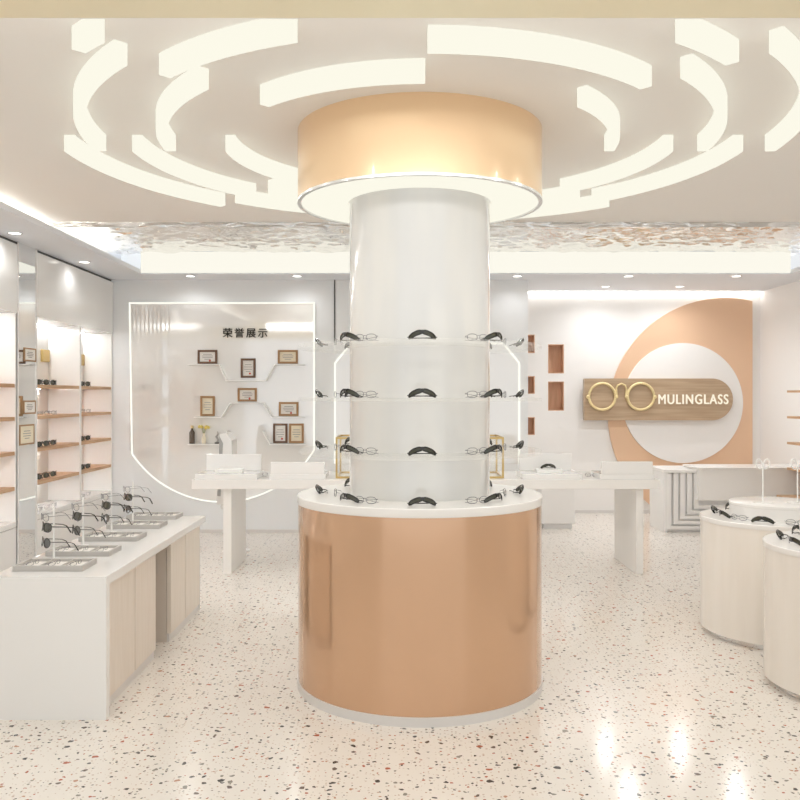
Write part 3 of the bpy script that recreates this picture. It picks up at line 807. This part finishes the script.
for gx, s in ((g1, -1), (g1, 1), (g2, -1), (g2, 1)):
    bmesh.ops.create_uvsphere(bm, u_segments=12, v_segments=8, radius=.026, matrix=Matrix.Translation((gx[0]+s*(rg+.01), -.062, gx[1]-.005)))
obj('spectacles_emblem', bm, 'palegold', sg, True)
o = text_obj('lettering', 'MULINGLASS', .155, (0, 0, 0), 0, 'text', sg, .005, .0036, 1.16)
tc_ = sp(693, 399.8); bb = [v.co.x for v in o.data.vertices]; wd = max(bb)-min(bb)
target_w = 70*SYd/855
o.scale = (target_w/wd, 1.12, 1); o.location = (tc_[0]-(max(bb)+min(bb))/2*target_w/wd, -.054, tc_[1])
# niches
NL = ['top niche beside the wall corner', 'middle niche beside the wall corner', 'lowest niche beside the wall corner', 'upper larger niche between the corner and the sign', 'lower larger niche between the corner and the sign']
for h, lb in zip(holes, NL):
    x0, x1, z0, z1 = h
    bm = nb(); e = .0005; yb = NY+.16
    bx(bm, x0+e, x1-e, yb, yb+.01, z0+e, z1-e)
    bx(bm, x0+e, x0+.01, NY-.002, yb-.0005, z0+e, z1-e); bx(bm, x1-.01, x1-e, NY-.002, yb-.0005, z0+e, z1-e)
    bx(bm, x0+.0105, x1-.0105, NY-.002, yb-.0005, z0+e, z0+.01); bx(bm, x0+.0105, x1-.0105, NY-.002, yb-.0005, z1-.01, z1-e)
    o = obj('wall_niche', bm, 'nichewood'); tag(o, 'wood lined ' + lb, 'wall niche', 'wood lined niches in the alcove wall')
# shelves on the right wall
for i, (z, x0) in enumerate(((1.549, 4.2), (1.27, 4.2), (.99, 4.2), (.713, 4.2), (.424, 4.06))):
    o = obj('wall_shelf', box(x0, 4.6145, 8.2, 9.28 if i < 4 else 9.22, z-.012, z+.012), 'wood')
    tag(o, f'thin oak wall shelf, {["highest", "second", "third", "fourth", "lowest and deepest"][i]} on the wall beside the reception desk', 'shelf', 'oak shelves beside the reception desk')

# ------------------------------------------------------------ round plinths at the right
def drum(cx_, cy_, nm, step):
    t = thing('round_display', f'cream round display drum, {nm}', 'display drum', (cx_, cy_, 0), 0, 'cream round display drums')
    r_ = .45
    obj('plinth', lathe(nb(), [(0, 0), (r_-.04, 0), (r_-.04, .0395), (0, .0395)], n=72), 'silver', t, True)
    obj('body', lathe(nb(), [(0, .04), (r_, .04), (r_, .712), (0, .712)], n=96), 'drumwood', t, True)
    obj('countertop', lathe(nb(), [(0, .7125), (r_+.003, .7125), (r_+.004, .716), (r_+.004, .738), (r_, .742), (0, .742)], n=96), 'white', t, True)
    if step: obj('upper_step', lathe(nb(), [(0, .7425), (.275, .7425), (.275, .815), (.278, .818), (.278, .832), (.274, .835), (0, .835)], n=72), 'white', t, True)
    return t
drum(2.37, 5.39, 'farther one, with a raised white step and two stands', True)
drum(2.35, 4.38, 'nearer one, closest to the entrance', True)
def dset(cx_, cy_, nm):
    P_ = [('arch', -125, .395, 'in front, towards the column'), ('arch', -172, .37, 'nearest the column'), ('arch', -208, .385, 'edge-on behind the nearest pair'), ('arch', -246, .385, 'at the back, towards the desk'),
          ('wire', -151, .35, 'between the two dark front pairs'), ('wire', -97, .385, 'facing the front'), ('arch', -68, .395, 'in front towards the side wall')]
    for k, (kd, a, r_, s) in enumerate(P_):
        rad = R(a)
        put(kd, (cx_+r_*math.cos(rad), cy_+r_*math.sin(rad), .7425), rad+PI/2, f'{"dark sunglasses" if kd == "arch" else "thin eyeglasses"} {s} on the {nm} round drum', 'eyewear around the round drums')
dset(2.37, 5.39, 'farther'); dset(2.35, 4.38, 'nearer')
for i, xx in enumerate((2.262, 2.478)):
    t = thing('ring_stand', f'thin white stand with two ring loops on the farther drum, {["nearer the column", "nearer the side wall"][i]}', 'stand', (xx, 5.33, .8355), 0, 'white ring stands on the round drum')
    obj('base', lathe(nb(), [(0, 0), (.06, 0), (.06, .004), (0, .006)], n=24), 'clearw', t, True)
    obj('pole', tube(nb(), [(0, 0, .005), (0, 0, .215)], .004), 'clearw', t, True)
    for s in (-1, 1):
        a = R(12)*s
        obj('loop', tube(nb(), [(s*.022+.02*math.cos(q_)*math.cos(a)+.0*q_, 0, .24+.03*math.sin(q_)+.008*math.cos(q_)*s) for q_ in [2*PI*k/24 for k in range(24)]], .0035, True, 8), 'clearw', t, True)
